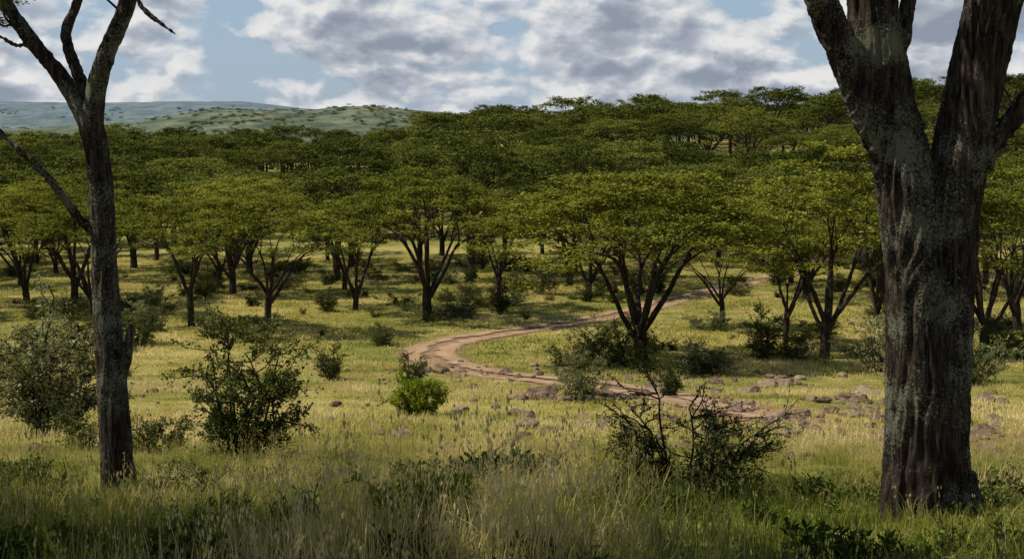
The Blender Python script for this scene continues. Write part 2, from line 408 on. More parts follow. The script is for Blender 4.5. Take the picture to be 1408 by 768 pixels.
def scatter(name, coll, P, rz, sc, idx, tilt=None):
    P = np.asarray(P, np.float32); n = len(P)
    me = bpy.data.meshes.new(name); me.vertices.add(n); me.vertices.foreach_set('co', P.ravel())
    R = np.zeros((n, 3), np.float32); R[:, 2] = rz
    if tilt is not None: R[:, 0] = tilt[0]; R[:, 1] = tilt[1]
    a = me.attributes.new('rot', 'FLOAT_VECTOR', 'POINT'); a.data.foreach_set('vector', R.ravel())
    sc = np.asarray(sc, np.float32)
    if sc.ndim == 1: sc = np.repeat(sc[:, None], 3, 1)
    a = me.attributes.new('scl', 'FLOAT_VECTOR', 'POINT'); a.data.foreach_set('vector', sc.ravel())
    a = me.attributes.new('idx', 'INT', 'POINT'); a.data.foreach_set('value', np.asarray(idx, np.int32))
    o = bpy.data.objects.new(name, me); COL.objects.link(o)
    g = bpy.data.node_groups.new(name+'_instancer', 'GeometryNodeTree')
    g.interface.new_socket('Geometry', in_out='INPUT', socket_type='NodeSocketGeometry')
    g.interface.new_socket('Geometry', in_out='OUTPUT', socket_type='NodeSocketGeometry')
    gi = g.nodes.new('NodeGroupInput'); go = g.nodes.new('NodeGroupOutput')
    ci = g.nodes.new('GeometryNodeCollectionInfo'); ci.inputs['Collection'].default_value = coll
    ci.inputs['Separate Children'].default_value = True; ci.inputs['Reset Children'].default_value = True
    ip = g.nodes.new('GeometryNodeInstanceOnPoints'); ip.inputs['Pick Instance'].default_value = True
    def na(nm, t):
        x = g.nodes.new('GeometryNodeInputNamedAttribute'); x.data_type = t; x.inputs['Name'].default_value = nm
        return x.outputs['Attribute']
    g.links.new(gi.outputs[0], ip.inputs['Points']); g.links.new(ci.outputs[0], ip.inputs['Instance'])
    g.links.new(na('idx', 'INT'), ip.inputs['Instance Index'])
    g.links.new(na('rot', 'FLOAT_VECTOR'), ip.inputs['Rotation']); g.links.new(na('scl', 'FLOAT_VECTOR'), ip.inputs['Scale'])
    g.links.new(ip.outputs[0], go.inputs[0])
    md = o.modifiers.new('instances', 'NODES'); md.node_group = g
    return o

# ------------------------------------------------------------------ ground sheet
ys = list(np.arange(-60, 0, 1.5))+list(np.arange(0, 135, .4))
y = 135.
while y < 9500: ys.append(y); y *= 1.012 if y > 500 else 1.006
ys = np.array(ys); nc = 320
ss = np.linspace(-1, 1, nc); ss = np.sign(ss)*(np.abs(ss)*.6+.4*np.abs(ss)**2.2)
Wd = 32+np.maximum(ys, 0)*.95
XX = ss[None]*Wd[:, None]; YY = np.repeat(ys[:, None], nc, 1)
ZZ = hz(XX, YY)
V = np.stack([XX, YY, ZZ], -1).reshape(-1, 3)
i = np.arange(len(ys)-1)[:, None]*nc; j = np.arange(nc-1)[None]
F = np.stack([i+j, i+j+1, i+nc+j+1, i+nc+j], -1).reshape(-1, 4)
B = MB(); B.v.append(V); B.f.append(F); k = len(F); B.m.append(np.zeros(k)); B.r.append(np.zeros(k)); B.s.append(np.full(k, True))
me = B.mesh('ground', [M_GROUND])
def bare(x, y):
    td = trackdist(x, y).reshape(np.shape(x))
    b = .66*(1-sstep(1.0, 2.6, td))
    b = np.maximum(b, .62*np.exp(-(((x-6.5)/4.0)**2+((y-39)/9)**2)))
    b = np.maximum(b, .72*np.exp(-(((x-8.8)/4.5)**2+((y-27.5)/3.2)**2)))
    b = np.maximum(b, .64*np.exp(-(((x-7.4)/1.8)**2+((y-32)/3.0)**2)))
    b = np.maximum(b, .60*np.exp(-(((x-1.6)/2.2)**2+((y-43)/1.6)**2)))
    b = np.maximum(b, .50*np.exp(-(((x+2.0)/3)**2+((y-56)/3)**2)))
    return b
at = me.attributes.new('bare', 'FLOAT', 'POINT'); at.data.foreach_set('value', bare(V[:, 0], V[:, 1]).astype(np.float32))
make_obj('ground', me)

# ------------------------------------------------------------------ dirt track
T = np.gradient(TP, axis=0); T /= np.linalg.norm(T, axis=1)[:, None]; Nn = np.stack([-T[:, 1], T[:, 0]], -1)
cv = np.linspace(-1, 1, 13); HW = 1.75
X = TP[:, 0, None]+Nn[:, 0, None]*cv*HW; Y = TP[:, 1, None]+Nn[:, 1, None]*cv*HW
Z = hz(X, Y)+.045
V = np.stack([X, Y, Z], -1).reshape(-1, 3); nc = 13
i = np.arange(len(TP)-1)[:, None]*nc; j = np.arange(nc-1)[None]
F = np.stack([i+j, i+j+1, i+nc+j+1, i+nc+j], -1).reshape(-1, 4)
B = MB(); B.v.append(V); B.f.append(F); k = len(F); B.m.append(np.zeros(k)); B.r.append(np.zeros(k)); B.s.append(np.full(k, True))
me = B.mesh('dirt_track', [M_TRACK])
fade = sstep(46, 36, -0.+np.repeat(TP[:, 1], 13)) if False else 1-sstep(36, 50, np.repeat(TP[:, 1], 13))
at = me.attributes.new('cross', 'FLOAT', 'POINT'); at.data.foreach_set('value', (np.tile(np.abs(cv), len(TP))+.35*fade).astype(np.float32))
make_obj('dirt_track', me)

# ------------------------------------------------------------------ foreground trees
def big_trunk(name, tubes_, voxel, base, disp, crown=None):
    B = MB()
    for path, sides in tubes_:
        P = np.array([p[:3] for p in path], float); rad = np.array([p[3] for p in path], float)
        PP = catmull(np.hstack([P, rad[:, None]]), 8)
        a = PP[0].copy(); a[3] = .001; b = PP[-1].copy(); b[3] = .001
        PP = np.vstack([a, PP, b]); PP[0, 2] -= .01; PP[-1, :3] += (PP[-2, :3]-PP[-3, :3])*.05
        B.tube(PP[:, :3], PP[:, 3], sides, 0)
    me = B.mesh(name, [M_BARKB])
    o = bpy.data.objects.new(name, me); COL.objects.link(o)
    md = o.modifiers.new('r', 'REMESH'); md.mode = 'VOXEL'; md.voxel_size = voxel; md.use_smooth_shade = True
    md = o.modifiers.new('s', 'SMOOTH'); md.factor = .5; md.iterations = 6
    dg = bpy.context.evaluated_depsgraph_get(); dg.update()
    m2 = bpy.data.meshes.new_from_object(o.evaluated_get(dg)); o.modifiers.clear(); o.data = m2
    n = len(m2.vertices); co = np.empty(n*3, np.float32); m2.vertices.foreach_get('co', co); co = co.reshape(-1, 3)
    no = np.empty(n*3, np.float32); m2.vertices.foreach_get('normal', no); no = no.reshape(-1, 3)
    d = np.empty(n, np.float32)
    for q in range(n):
        x, yy, z = map(float, co[q])
        wob = mnoise.noise(Vector((x*2, yy*2, z*1.2)))*.12
        a = mnoise.noise(Vector((x*15+wob*13, yy*15, z*1.6)))
        b = mnoise.noise(Vector((x*32, yy*32, z*5+5)))
        c = mnoise.noise(Vector((x*3.2, yy*3.2, z*.6+9)))
        d[q] = disp*((1-2.8*abs(a))*1.1+.5*b)+disp*1.5*c
    co = co+no*d[:, None]
    m2.vertices.foreach_set('co', co.ravel()); m2.update()
    if not m2.materials: m2.materials.append(M_BARKB)
    o.location = base
    return o

# trunk skeleton: sketch units at 156 per metre, turned into metres about the tree's base
def loc_r(px, py, w, dy=0.): return ((px-1290)/156., dy, (715-py)/156., w/2/156.)
right_tubes = [
 ([loc_r(1282, 775, 140), loc_r(1283, 720, 124), loc_r(1282, 650, 106), loc_r(1278, 540, 96), loc_r(1272, 440, 90), loc_r(1262, 340, 82), loc_r(1240, 230, 76), loc_r(1214, 120, 70, .05), loc_r(1195, 0, 66, .1), loc_r(1180, -120, 62, .2), loc_r(1160, -300, 48, .5)], 24),
 ([loc_r(1306, 775, 95, -.05), loc_r(1306, 710, 76, -.05), loc_r(1306, 600, 64, -.03), loc_r(1308, 480, 60, 0), loc_r(1308, 360, 62, 0), loc_r(1312, 260, 68, 0), loc_r(1328, 150, 70, 0), loc_r(1342, 60, 70, 0), loc_r(1354, -20, 70, -.1), loc_r(1375, -150, 60, -.3), loc_r(1400, -320, 44, -.6)], 22),
 ([loc_r(1222, 215, 46, 0), loc_r(1190, 150, 46, -.05), loc_r(1158, 85, 42, -.1), loc_r(1125, 20, 38, -.15), loc_r(1090, -50, 36, -.25), loc_r(1030, -170, 30, -.5), loc_r(960, -300, 22, -.8)], 16),
 ([loc_r(1335, 235, 30, 0), loc_r(1362, 192, 25, -.05), loc_r(1390, 150, 23, -.1), loc_r(1425, 100, 22, -.2), loc_r(1480, 20, 18, -.4), loc_r(1560, -140, 12, -.6)], 12),
 ([loc_r(1232, 90, 18, .1), loc_r(1243, 45, 16, .15), loc_r(1250, 0, 14, .2), loc_r(1262, -80, 12, .3), loc_r(1275, -200, 9, .5)], 10),
 ([loc_r(1252, 640, 44, -.1), loc_r(1240, 710, 46, -.16), loc_r(1222, 775, 44, -.22)], 12),
 ([loc_r(1325, 650, 40, -.1), loc_r(1340, 715, 38, -.18), loc_r(1356, 778, 40, -.25)], 12),
]
bxr, byr = 3.72, 12.4
rbz = float(hz(bxr, byr))
tree_r = big_trunk('trunk_and_limbs', right_tubes, .015, (0, 0, 0), .025)
def loc_l(px, py, w, dy=0.): return ((px-158)/125., dy, (672-py)/125., w/2/125.)
left_tubes = [
 ([loc_l(158, 715, 66), loc_l(157, 668, 50), loc_l(154, 600, 42), loc_l(150, 500, 37), loc_l(146, 400, 34), loc_l(144, 300, 32), loc_l(141, 220, 31), loc_l(132, 165, 33), loc_l(122, 145, 28)], 18),
 ([loc_l(134, 175, 28), loc_l(112, 135, 25, .05), loc_l(85, 95, 22, .1), loc_l(55, 58, 20, .1), loc_l(30, 22, 18, .1), loc_l(8, -15, 17, .1), loc_l(-30, -90, 15, .3), loc_l(-60, -180, 11, .4)], 14),
 ([loc_l(135, 180, 28), loc_l(142, 125, 26, -.05), loc_l(160, 75, 24, -.1), loc_l(178, 35, 22, -.1), loc_l(192, -5, 20, -.1), loc_l(205, -90, 18, -.2), loc_l(240, -200, 12, -.3)], 14),
 ([loc_l(128, 130, 15, .05), loc_l(102, 88, 14, .3), loc_l(84, 45, 13, .5), loc_l(95, 5, 12, .6), loc_l(110, -60, 11, .8), loc_l(115, -150, 8, 1.)], 10),
 ([loc_l(140, 320, 15), loc_l(112, 285, 12, -.1), loc_l(88, 245, 11, -.2), loc_l(62, 212, 9, -.3), loc_l(38, 190, 7, -.3), loc_l(14, 165, 5, -.35)], 9),
 ([loc_l(160, 505, 22), loc_l(172, 478, 15, -.05), loc_l(177, 455, 10, -.06), loc_l(181, 436, 5, -.06)], 9),
 ([loc_l(196, -10, 7, -.1), loc_l(215, 18, 5, -.2), loc_l(238, 36, 4, -.25), loc_l(258, 50, 3.5, -.3)], 6),
 ([loc_l(55, 58, 6, .1), loc_l(35, 62, 5, .05), loc_l(12, 50, 4, 0), loc_l(-8, 58, 3.5, 0)], 6),
]
bxl, byl = -4.30, 15.3
tree_l = big_trunk('trunk_and_limbs', left_tubes, .012, (0, 0, 0), .011)

def crown_over(name, seed, centers, rp, sprays, leaves, ls, starts, small=0):
    r = np.random.default_rng(seed); B = MB()
    C = np.array(centers, float)
    for c in C:
        s = starts[np.argmin([((np.array(q)-c)**2).sum() for q in starts])]
        s = np.array(s, float); d = c-s
        B.tube(gnarl(herm(s, d*.8, c, d*.7, 7), .03, r), np.linspace(.045 if np.linalg.norm(d) > 1 else .015, .008, 7), 5, 0)
    sc = np.ones(len(C)); sc[:small] = .3
    nS = len(C)*sprays; c = np.repeat(C, sprays, 0); sc = np.repeat(sc, sprays); az = r.uniform(0, 6.283, nS)
    so = rp*.5*np.sqrt(r.random(nS))*sc; sa = r.uniform(0, 6.283, nS)
    st = c+np.stack([so*np.cos(sa), so*np.sin(sa), r.normal(0, .08, nS)*sc], -1)
    ln = rp*r.uniform(.4, 1, nS)*sc; t = (np.arange(leaves)+.5)/leaves
    X = st[:, 0, None]+np.cos(az)[:, None]*ln[:, None]*t; Y = st[:, 1, None]+np.sin(az)[:, None]*ln[:, None]*t
    Z = st[:, 2, None]+ln[:, None]*(r.uniform(0, .3, nS)[:, None]*t-.3*t**2)
    cc = np.stack([X, Y, Z], -1).reshape(-1, 3)+r.normal(0, .02, (nS*leaves, 3)); n = len(cc)
    la = r.uniform(0, 6.283, n); d = np.stack([np.cos(la), np.sin(la), r.normal(0, .2, n)], -1)
    L = ls*r.uniform(.7, 1.3, n)*np.repeat(np.where(sc < 1, .45, 1.), leaves); B.quads(leafquads(cc, d, L, L*.5, r, .4), 1, r.random(n))
    return B.mesh(name, [M_BARK, M_LEAF])
def parent_tree(name, base, trunk, crown_me):
    e = bpy.data.objects.new(name, None); COL.objects.link(e); e.location = base
    trunk.parent = e
    if crown_me is not None:
        c = make_obj('crown', crown_me); c.parent = e
    return e
r2 = np.random.default_rng(11)
cR = [];
for q in range(60):
    a = r2.uniform(0, 6.283); d = 4.6*math.sqrt(r2.random()); cR.append((d*math.cos(a)+.3, d*math.sin(a)-1.2, 7.3+r2.uniform(-.4, .5)-.05*d*d*.5+.6))
stR = [(-.83, .5, 6.4), (.7, -.6, 6.5), (-2.1, -.8, 6.4), (1.7, -.6, 5.4), (-.1, .5, 5.8)]
parent_tree('acacia_tree', (bxr, byr, rbz), tree_r, crown_over('crown', 5, cR, .95, 26, 12, .10, stR))
cL = [(-1.25, .05, 5.15), (-1.1, .1, 5.35), (-.2, -.2, 5.45)]
for q in range(32):
    a = r2.uniform(0, 6.283); d = 3.4*math.sqrt(r2.random()); cL.append((d*math.cos(a)-.3, d*math.sin(a), 7.5+r2.uniform(-.4, .5)-.03*d*d))
stL = [(-1.7, .4, 6.7), (.65, -.3, 6.9), (-.35, 1., 6.5), (-1.05, .1, 5.1), (.2, -.1, 5.2)]
parent_tree('acacia_tree', (bxl, byl, float(hz(bxl, byl))), tree_l, crown_over('crown', 6, cL, .9, 24, 12, .10, stL, 3))

# ------------------------------------------------------------------ mid-distance acacias
A_main = acacia('acacia_main', 21, 8.5, 6.6, 150, 36, 12, .145, fork=.2, limbs=7, tr=.31, bot=.30, low=.3, lowd=.14, lean=(-.5, 0))
A = [acacia('acacia_a', 31, 8.5, 5.6, 95, 30, 12, .15, fork=.24, limbs=6, bot=.24),
     acacia('acacia_b', 32, 7.2, 3.7, 55, 30, 12, .14, fork=.30, limbs=5, tr=.2, bot=.26, lean=(.4, 0)),
     acacia('acacia_c', 33, 9.3, 4.6, 85, 30, 12, .15, fork=.18, limbs=6, tr=.26, bot=.38, lean=(.5, .3), low=.35, lowd=.2),
     acacia('acacia_d', 34, 7.6, 4.6, 65, 30, 12, .15, fork=.17, limbs=6, tr=.22, bot=.30, lean=(-.6, 0))]
def put(me, x, y, rz, s=1., sz=None, nm='acacia_tree'):
    return make_obj(nm, me, (x, y, float(hz(x, y))-.05), rz, (s, s, sz or s))
named = [(A_main, 5.74, 62, 0., 1., 1.), (A[0], -5.0, 84, 1.1, 1., 1.02), (A[2], 14.2, 64, .6, .95, 1.03), (A[1], -13., 75, .2, 1., 1.),
 (A[1], -18.2, 80, 2.2, 1.05, 1.), (A[3], -10., 90, 4., .9, .95), (A[1], 11.8, 79, 3.1, .8, .75), (A[1], 13.8, 71, 5.1, .8, .85), (A[3], 21.5, 83, 1.2, .95, 1.),
 (A[3], -33, 96, .4, 1.1, 1.05), (A[0], -28.5, 92, 2.9, .85, .95), (A[1], -.8, 91, 1.7, .85, .95), (A[2], 22.5, 67, 4.2, .95, .98), (A[0], -20, 101, 5.2, .9, .95),
 (A[3], 5.5, 101, 2.2, 1., .95), (A[2], 28, 78, 2.2, 1., .95), (A[3], -39, 84, 2.5, 1., .95), (A[0], 20.5, 98, .9, 1., .95), (A[3], -25.5, 86, 5.5, .85, .9),
 (A[0], -11.8, 9.0, 1.9, .95, 1.), (A[3], -6.3, 4.8, 4.0, 1.1, 1.15)]  # these two acacias stand out of view, added to shade the foreground
TPOS = []
for me, x, y, rz, s, sz in named:
    put(me, x, y, rz, s, sz); TPOS.append((x, y))

# woodland mass
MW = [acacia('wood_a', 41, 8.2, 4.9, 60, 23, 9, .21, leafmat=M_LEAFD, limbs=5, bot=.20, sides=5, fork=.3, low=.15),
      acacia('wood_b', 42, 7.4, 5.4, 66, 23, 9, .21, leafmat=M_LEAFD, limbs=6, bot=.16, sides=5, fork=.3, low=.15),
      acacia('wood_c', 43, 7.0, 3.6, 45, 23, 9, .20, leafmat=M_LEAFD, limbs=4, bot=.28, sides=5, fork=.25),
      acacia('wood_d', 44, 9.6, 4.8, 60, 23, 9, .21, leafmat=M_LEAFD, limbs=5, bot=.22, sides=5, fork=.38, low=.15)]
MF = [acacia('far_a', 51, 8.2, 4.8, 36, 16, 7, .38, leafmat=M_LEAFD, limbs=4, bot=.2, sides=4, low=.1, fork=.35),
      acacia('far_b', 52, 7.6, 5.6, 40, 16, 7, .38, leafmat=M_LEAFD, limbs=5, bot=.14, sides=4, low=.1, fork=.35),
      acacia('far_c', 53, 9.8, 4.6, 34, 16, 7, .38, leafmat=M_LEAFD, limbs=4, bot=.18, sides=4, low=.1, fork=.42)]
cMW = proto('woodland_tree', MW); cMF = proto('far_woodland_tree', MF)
def poisson(n, y0, y1, uw, md, prev, keep=None, pad=6):
    pts = list(prev); out = []; cell = {}
    g = md
    def key(p): return (int(p[0]//g), int(p[1]//g))
    for p in pts: cell.setdefault(key(p), []).append(p)
    for _ in range(n):
        y = math.sqrt(rng.uniform(y0*y0, y1*y1)); x = rng.uniform(-1, 1)*(uw*y+pad)
        if keep is not None and not keep(x, y): continue
        k = key((x, y)); ok = True
        for a in (-1, 0, 1):
            for b in (-1, 0, 1):
                for p in cell.get((k[0]+a, k[1]+b), ()):
                    if (p[0]-x)**2+(p[1]-y)**2 < md*md: ok = False
        if ok: cell.setdefault(k, []).append((x, y)); out.append((x, y))
    return out
def keep1(x, y):
    if y < 190 and trackdist(np.array([x]), np.array([y]))[0] < 3.5: return False
    c = fbm(np.array([x/30.+3]), np.array([y/30.+8]), 2)[0]
    if y < 125: return c > .40 and not (-12 < x < 4 and y < 112) and not (2 < x < 16 and y < 108)
    u = x/y
    if 200 < y < 250 and .10 < u < .22: return rng.random() < .08
    return c > .40
w1 = poisson(7000, 100, 250, .5, 7.5, TPOS, keep1)
w1 = np.array(w1); n = len(w1)
s = rng.uniform(.66, 1.25, n)
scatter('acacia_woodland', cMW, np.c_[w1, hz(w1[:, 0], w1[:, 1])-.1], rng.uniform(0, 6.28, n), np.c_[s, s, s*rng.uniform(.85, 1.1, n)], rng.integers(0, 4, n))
def keep2(x, y):
    c = fbm(np.array([x/40.+3]), np.array([y/40.+8]), 3)[0]
    return c > .42
w2 = np.array(poisson(10000, 250, 480, .45, 7.8, [], keep2)); n = len(w2)
s = rng.uniform(.7, 1.25, n)
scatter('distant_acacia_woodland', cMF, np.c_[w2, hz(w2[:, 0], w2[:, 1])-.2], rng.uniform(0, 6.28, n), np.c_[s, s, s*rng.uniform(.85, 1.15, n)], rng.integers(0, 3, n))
w3 = []
while len(w3) < 3000:
    y = rng.uniform(1500, 3400); x = rng.uniform(-.5, .1)*y
    if fbm(np.array([x/120.]), np.array([y/180.]), 3)[0] > .47: w3.append((x, y))
w3 = np.array(w3); n = len(w3)
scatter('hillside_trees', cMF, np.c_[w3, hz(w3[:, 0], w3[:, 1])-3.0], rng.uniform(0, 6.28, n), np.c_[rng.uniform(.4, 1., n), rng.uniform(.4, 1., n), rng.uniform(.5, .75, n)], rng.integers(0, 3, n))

# ------------------------------------------------------------------ shrubs
S_left = shrub('shrub_pale', 61, 3.0, 1.5, 14, 16, 6, 12, .07, M_SHRUBP, sr=.04, lw=.6)
S_thorn = shrub('shrub_thorn', 62, 2.4, 1.0, 13, 13, 6, 12, .055, M_SHRUB, sr=.030, lw=.6, spread=.45)
S_bright = shrub('shrub_bright', 63, 1.1, .8, 16, 10, 5, 10, .075, M_SHRUBG, sr=.014)
S_dead = shrub('thornbush', 64, 1.25, .85, 18, 12, 6, 8, .035, M_DARK, sr=.024, lw=.5, spread=.65)
S_green = shrub('shrub_green', 65, 1.6, 1.5, 10, 8, 5, 12, .10, M_SHRUB, sr=.02, spread=.75)
S_pale = shrub('shrub_p2', 66, 1.8, 1.4, 12, 9, 5, 11, .09, M_SHRUBP, sr=.02, spread=.6)
S_dark = shrub('shrub_dark', 67, 1.7, 1.6, 9, 7, 5, 10, .10, M_SHRUB, sr=.02, spread=.9)
for nm, me, x, y, rz, s in [
  ('leafy_shrub', S_left, -9.9, 29.5, 0, 1.), ('thorny_shrub', S_thorn, -4.2, 22., 0, .95), ('bright_green_bush', S_bright, -2.5, 36.5, 0, 1.0),
  ('thornbush', S_dead, 1.95, 15.6, 0, 1.), ('leafy_shrub', S_pale, 1.9, 43, 1, .75), ('leafy_shrub', S_pale, 14.9, 56.5, 2, 1.15),
  ('leafy_shrub', S_green, 4.2, 60.5, 2, 1.0), ('leafy_shrub', S_pale, 17.2, 52, 3, 1.1), ('bright_green_bush', S_bright, -.68, 10.3, 1, .55),
  ('thorny_shrub', S_thorn, 5.0, 44.8, 2, .5), ('thorny_shrub', S_thorn, -7., 54, 3, .6), ('thorny_shrub', S_thorn, -3.6, 50, 1, .55),
  ('leafy_shrub', S_dark, 2.2, 61, 1, .55), ('leafy_shrub', S_dark, 8.4, 60, 2, .5), ('leafy_shrub', S_green, -5.9, 23.5, 2, .45), ('leafy_shrub', S_dark, -7.6, 25, 1, .45)]:
    put(me, x, y, rz, s, nm=nm)
cS = proto('understory_shrub', [S_green, S_pale, S_dark, S_bright, S_thorn])
pts = []
while len(pts) < 320:
    y = math.sqrt(rng.uniform(50**2, 135**2)); x = rng.uniform(-1, 1)*(.42*y+3)
    if trackdist(np.array([x]), np.array([y]))[0] < 2.4: continue
    near = min((x-a)**2+(y-b)**2 for a, b in TPOS) < 16
    op = -18 < x < 4 and y < 82
    if (near and rng.random() < .6) or (rng.random() < (.05 if op else .5) and fbm(np.array([x/7.]), np.array([y/7.]), 2)[0] > .5): pts.append((x, y))
pts = np.array(pts); n = len(pts)
s = .22+.8*rng.random(n)**2.2
scatter('understory_shrubs', cS, np.c_[pts, hz(pts[:, 0], pts[:, 1])-.05], rng.uniform(0, 6.28, n), np.c_[s*rng.uniform(.8, 1.5, n), s*rng.uniform(.8, 1.5, n), s*rng.uniform(.6, 1.1, n)], rng.choice([0, 0, 1, 2, 2, 4, 4], n))

# broadleaf clumps in the foreground
def broadleaf(name, seed, H, n, mat, ls):
    r = np.random.default_rng(seed); B = MB(); cs = []; ds = []
    for i in range(n):
        a = r.uniform(0, 6.283); q = H*.5*math.sqrt(r.random())
        b = np.array([q*math.cos(a), q*math.sin(a), -.03]); hh = H*r.uniform(.45, 1)
        e = b+np.array([.25*hh*math.cos(a)+r.normal(0, .04), .25*hh*math.sin(a)+r.normal(0, .04), hh])
        p = herm(b, np.array([0, 0, hh]), e, (e-b), 6); B.tube(p, np.linspace(.007, .004, 6), 4, 0)
        for k in range(9):
            t = r.uniform(.15, 1); c0 = b+(e-b)*t; az = r.uniform(0, 6.283)
            d = np.array([math.cos(az), math.sin(az), r.uniform(.1, 1.3)]); d /= np.linalg.norm(d)
            cs.append(c0+d*ls*.5); ds.append(d)
    c = np.array(cs); d = np.array(ds); L = ls*r.uniform(.7, 1.3, len(c))
    B.quads(leafquads(c, d, L, L*.42, r, .7), 1, r.random(len(c)))
    return B.mesh(name, [M_DARK, mat])
H1 = broadleaf('herb1', 71, .45, 26, M_DARK, .12); H2 = broadleaf('herb2', 72, .4, 20, M_SHRUB, .08); H3 = broadleaf('herb3', 73, .35, 18, M_SHRUBG, .06)
cH = proto('foreground_herb', [H1, H2, H3])
for x, y, s in [(-.05, 17, 1.3), (.35, 17.3, 1.1), (-.4, 16.8, 1.), (4.6, 14, .8), (3.0, 14.2, .7), (-1., 16.5, .9), (-4.9, 14.5, .8), (3.95, 11.9, .6), (-3.9, 14.6, .7), (5.2, 13.2, .8), (1.6, 15.2, .7)]:
    put(H1, x, y, x*3, s, nm='broadleaf_plant')
pts = []
while len(pts) < 520:
    y = rng.uniform(6.5, 19); x = rng.uniform(-1, 1)*(.42*y+2)
    if fbm(np.array([x/1.2+3]), np.array([y/1.2]), 3)[0] > .46+.014*(y-8): pts.append((x, y))
pts = np.array(pts); n = len(pts)
scatter('foreground_herbs', cH, np.c_[pts, hz(pts[:, 0], pts[:, 1])], rng.uniform(0, 6.28, n), rng.uniform(.25, .75, n), rng.choice([0, 1, 1, 1, 2], n))

# ------------------------------------------------------------------ rocks
def rock(name, seed):
    import bmesh
    bm = bmesh.new(); bmesh.ops.create_icosphere(bm, subdivisions=4, radius=1)
    r = random.Random(seed); off = Vector((r.uniform(0, 50), r.uniform(0, 50), 0))
    planes = [(Vector((r.gauss(0, 1), r.gauss(0, 1), r.gauss(.2, .7))).normalized(), r.uniform(.5, .85)) for _ in range(9)]
    sx, sy, sz = r.uniform(.8, 1.3), r.uniform(.7, 1.), r.uniform(.5, .75)
    for v in bm.verts:
        c = v.co.copy()
        for nn, d in planes:
            k = c.dot(nn)
            if k > d: c -= nn*(k-d)*.92
        c += v.co.normalized()*(.10*mnoise.noise(c*1.8+off)+.035*mnoise.noise(c*6+off))
        v.co = Vector((c.x*sx, c.y*sy, c.z*sz))
    me = bpy.data.meshes.new(name); bm.to_mesh(me); bm.free(); me.materials.append(M_ROCK); return me
RK = [rock('rock_%d' % i, 200+i) for i in range(5)]
RL = [(.85, 43.5, .7, 0), (.2, 43, .38, 1), (1.5, 43.2, .36, 2), (-2.9, 57.2, .5, 3), (-2.2, 57, .38, 4), (-3.7, 56.6, .3, 0), (2.8, 44.2, .5, 2), (3.4, 43.2, .32, 1),
                   (.25, 31, .38, 3), (-.6, 33.5, .18, 1), (2.2, 33.5, .25, 4), (9.1, 50, .5, 1), (9.9, 51, .45, 0), (8.1, 48, .38, 4), (10.4, 43.5, .42, 2), (9.3, 42, .3, 3),
                   (8.4, 37, .3, 0), (10.8, 37.5, .3, 1), (11.8, 46.5, .5, 4), (13, 47, .4, 2), (7.6, 52, .35, 3), (12.2, 36, .26, 0), (5.0, 50.5, .35, 2), (4.2, 30, .18, 4), (14.5, 43, .4, 1), (6.9, 47, .32, 0),
                   (9.6, 39.5, .26, 2), (8.9, 34, .24, 3), (7.0, 41.5, .26, 1), (11.6, 33.5, .26, 4)]
for x, y, s, i in RL:
    make_obj('rock', RK[i], (x, y, float(hz(x, y))+s*.12), x*5+y, (s, s, s*.8))
pts = []
while len(pts) < 620:
    y = rng.uniform(22, 62); x = rng.uniform(-.38, .42)*y
    pr = .5*np.exp(-(((x-8)/6)**2+((y-39)/13)**2))*(fbm(np.array([x/2.]), np.array([y/2.]), 2)[0] > .47)+.6*np.exp(-(((x+2)/2.5)**2+((y-56)/3)**2))+.04
    if rng.random() < pr: pts.append((x, y))
pts = np.array(pts); n = len(pts)
cR_ = proto('stone', RK)
s = .06+.22*rng.random(n)**2.6
scatter('scattered_stones', cR_, np.c_[pts, hz(pts[:, 0], pts[:, 1])+.04], rng.uniform(0, 6.28, n), s, rng.integers(0, 5, n))

# ------------------------------------------------------------------ grass
def gclump(name, seed, n, rad, h0, h1, w, bend, mat, rb=None, stalk=0, seg=3):
    r = np.random.default_rng(seed); B = MB()
    blades(B, r, n, rad, h0, h1, w, bend, 0, rb, seg)
    if stalk:
        tips = blades(B, r, stalk, rad, h1*1.1, h1*1.6, w*.45, bend*.7, 0, .95, seg)
        c = np.repeat(tips, 5, 0)+r.normal(0, .012, (stalk*5, 3))+np.array([0, 0, 1])*r.uniform(-.09, .02, (stalk*5, 1))
        d = np.tile([.1, 0, 1.], (len(c), 1)); B.quads(leafquads(c, d, .035, .012, r, .8), 0, np.full(len(c), .97))
    return B.mesh(name, [mat])
gN = [gclump('gn%d' % i, 80+i, nb, .33, h0, h1, w, bd, M_GN, rb, st) for i, (nb, h0, h1, w, bd, rb, st) in enumerate([
    (65, .10, .26, .0048, .8, .25, 0), (55, .12, .32, .005, .9, .45, 2), (42, .18, .40, .004, .7, .8, 4), (75, .06, .18, .005, 1., .2, 0), (24, .3, .55, .0042, .9, .9, 6)])]
gM = [gclump('gm%d' % i, 90+i, nb, .6, h0, h1, w, bd, M_GM, rb, st, 2) for i, (nb, h0, h1, w, bd, rb, st) in enumerate([
    (80, .05, .13, .010, .9, .3, 0), (70, .06, .16, .010, .8, .6, 2), (60, .07, .22, .009, .7, .85, 3), (80, .03, .09, .011, 1., .4, 0)])]
gF = [gclump('gf%d' % i, 100+i, nb, 1.1, h0, h1, w, bd, M_GM, rb, 0, 2) for i, (nb, h0, h1, w, bd, rb) in enumerate([
    (100, .06, .18, .022, .9, .2), (100, .08, .22, .022, .8, .5), (100, .05, .15, .025, .8, .75)])]
cN = proto('near_grass', gN); cM = proto('field_grass', gM); cF = proto('far_grass', gF)
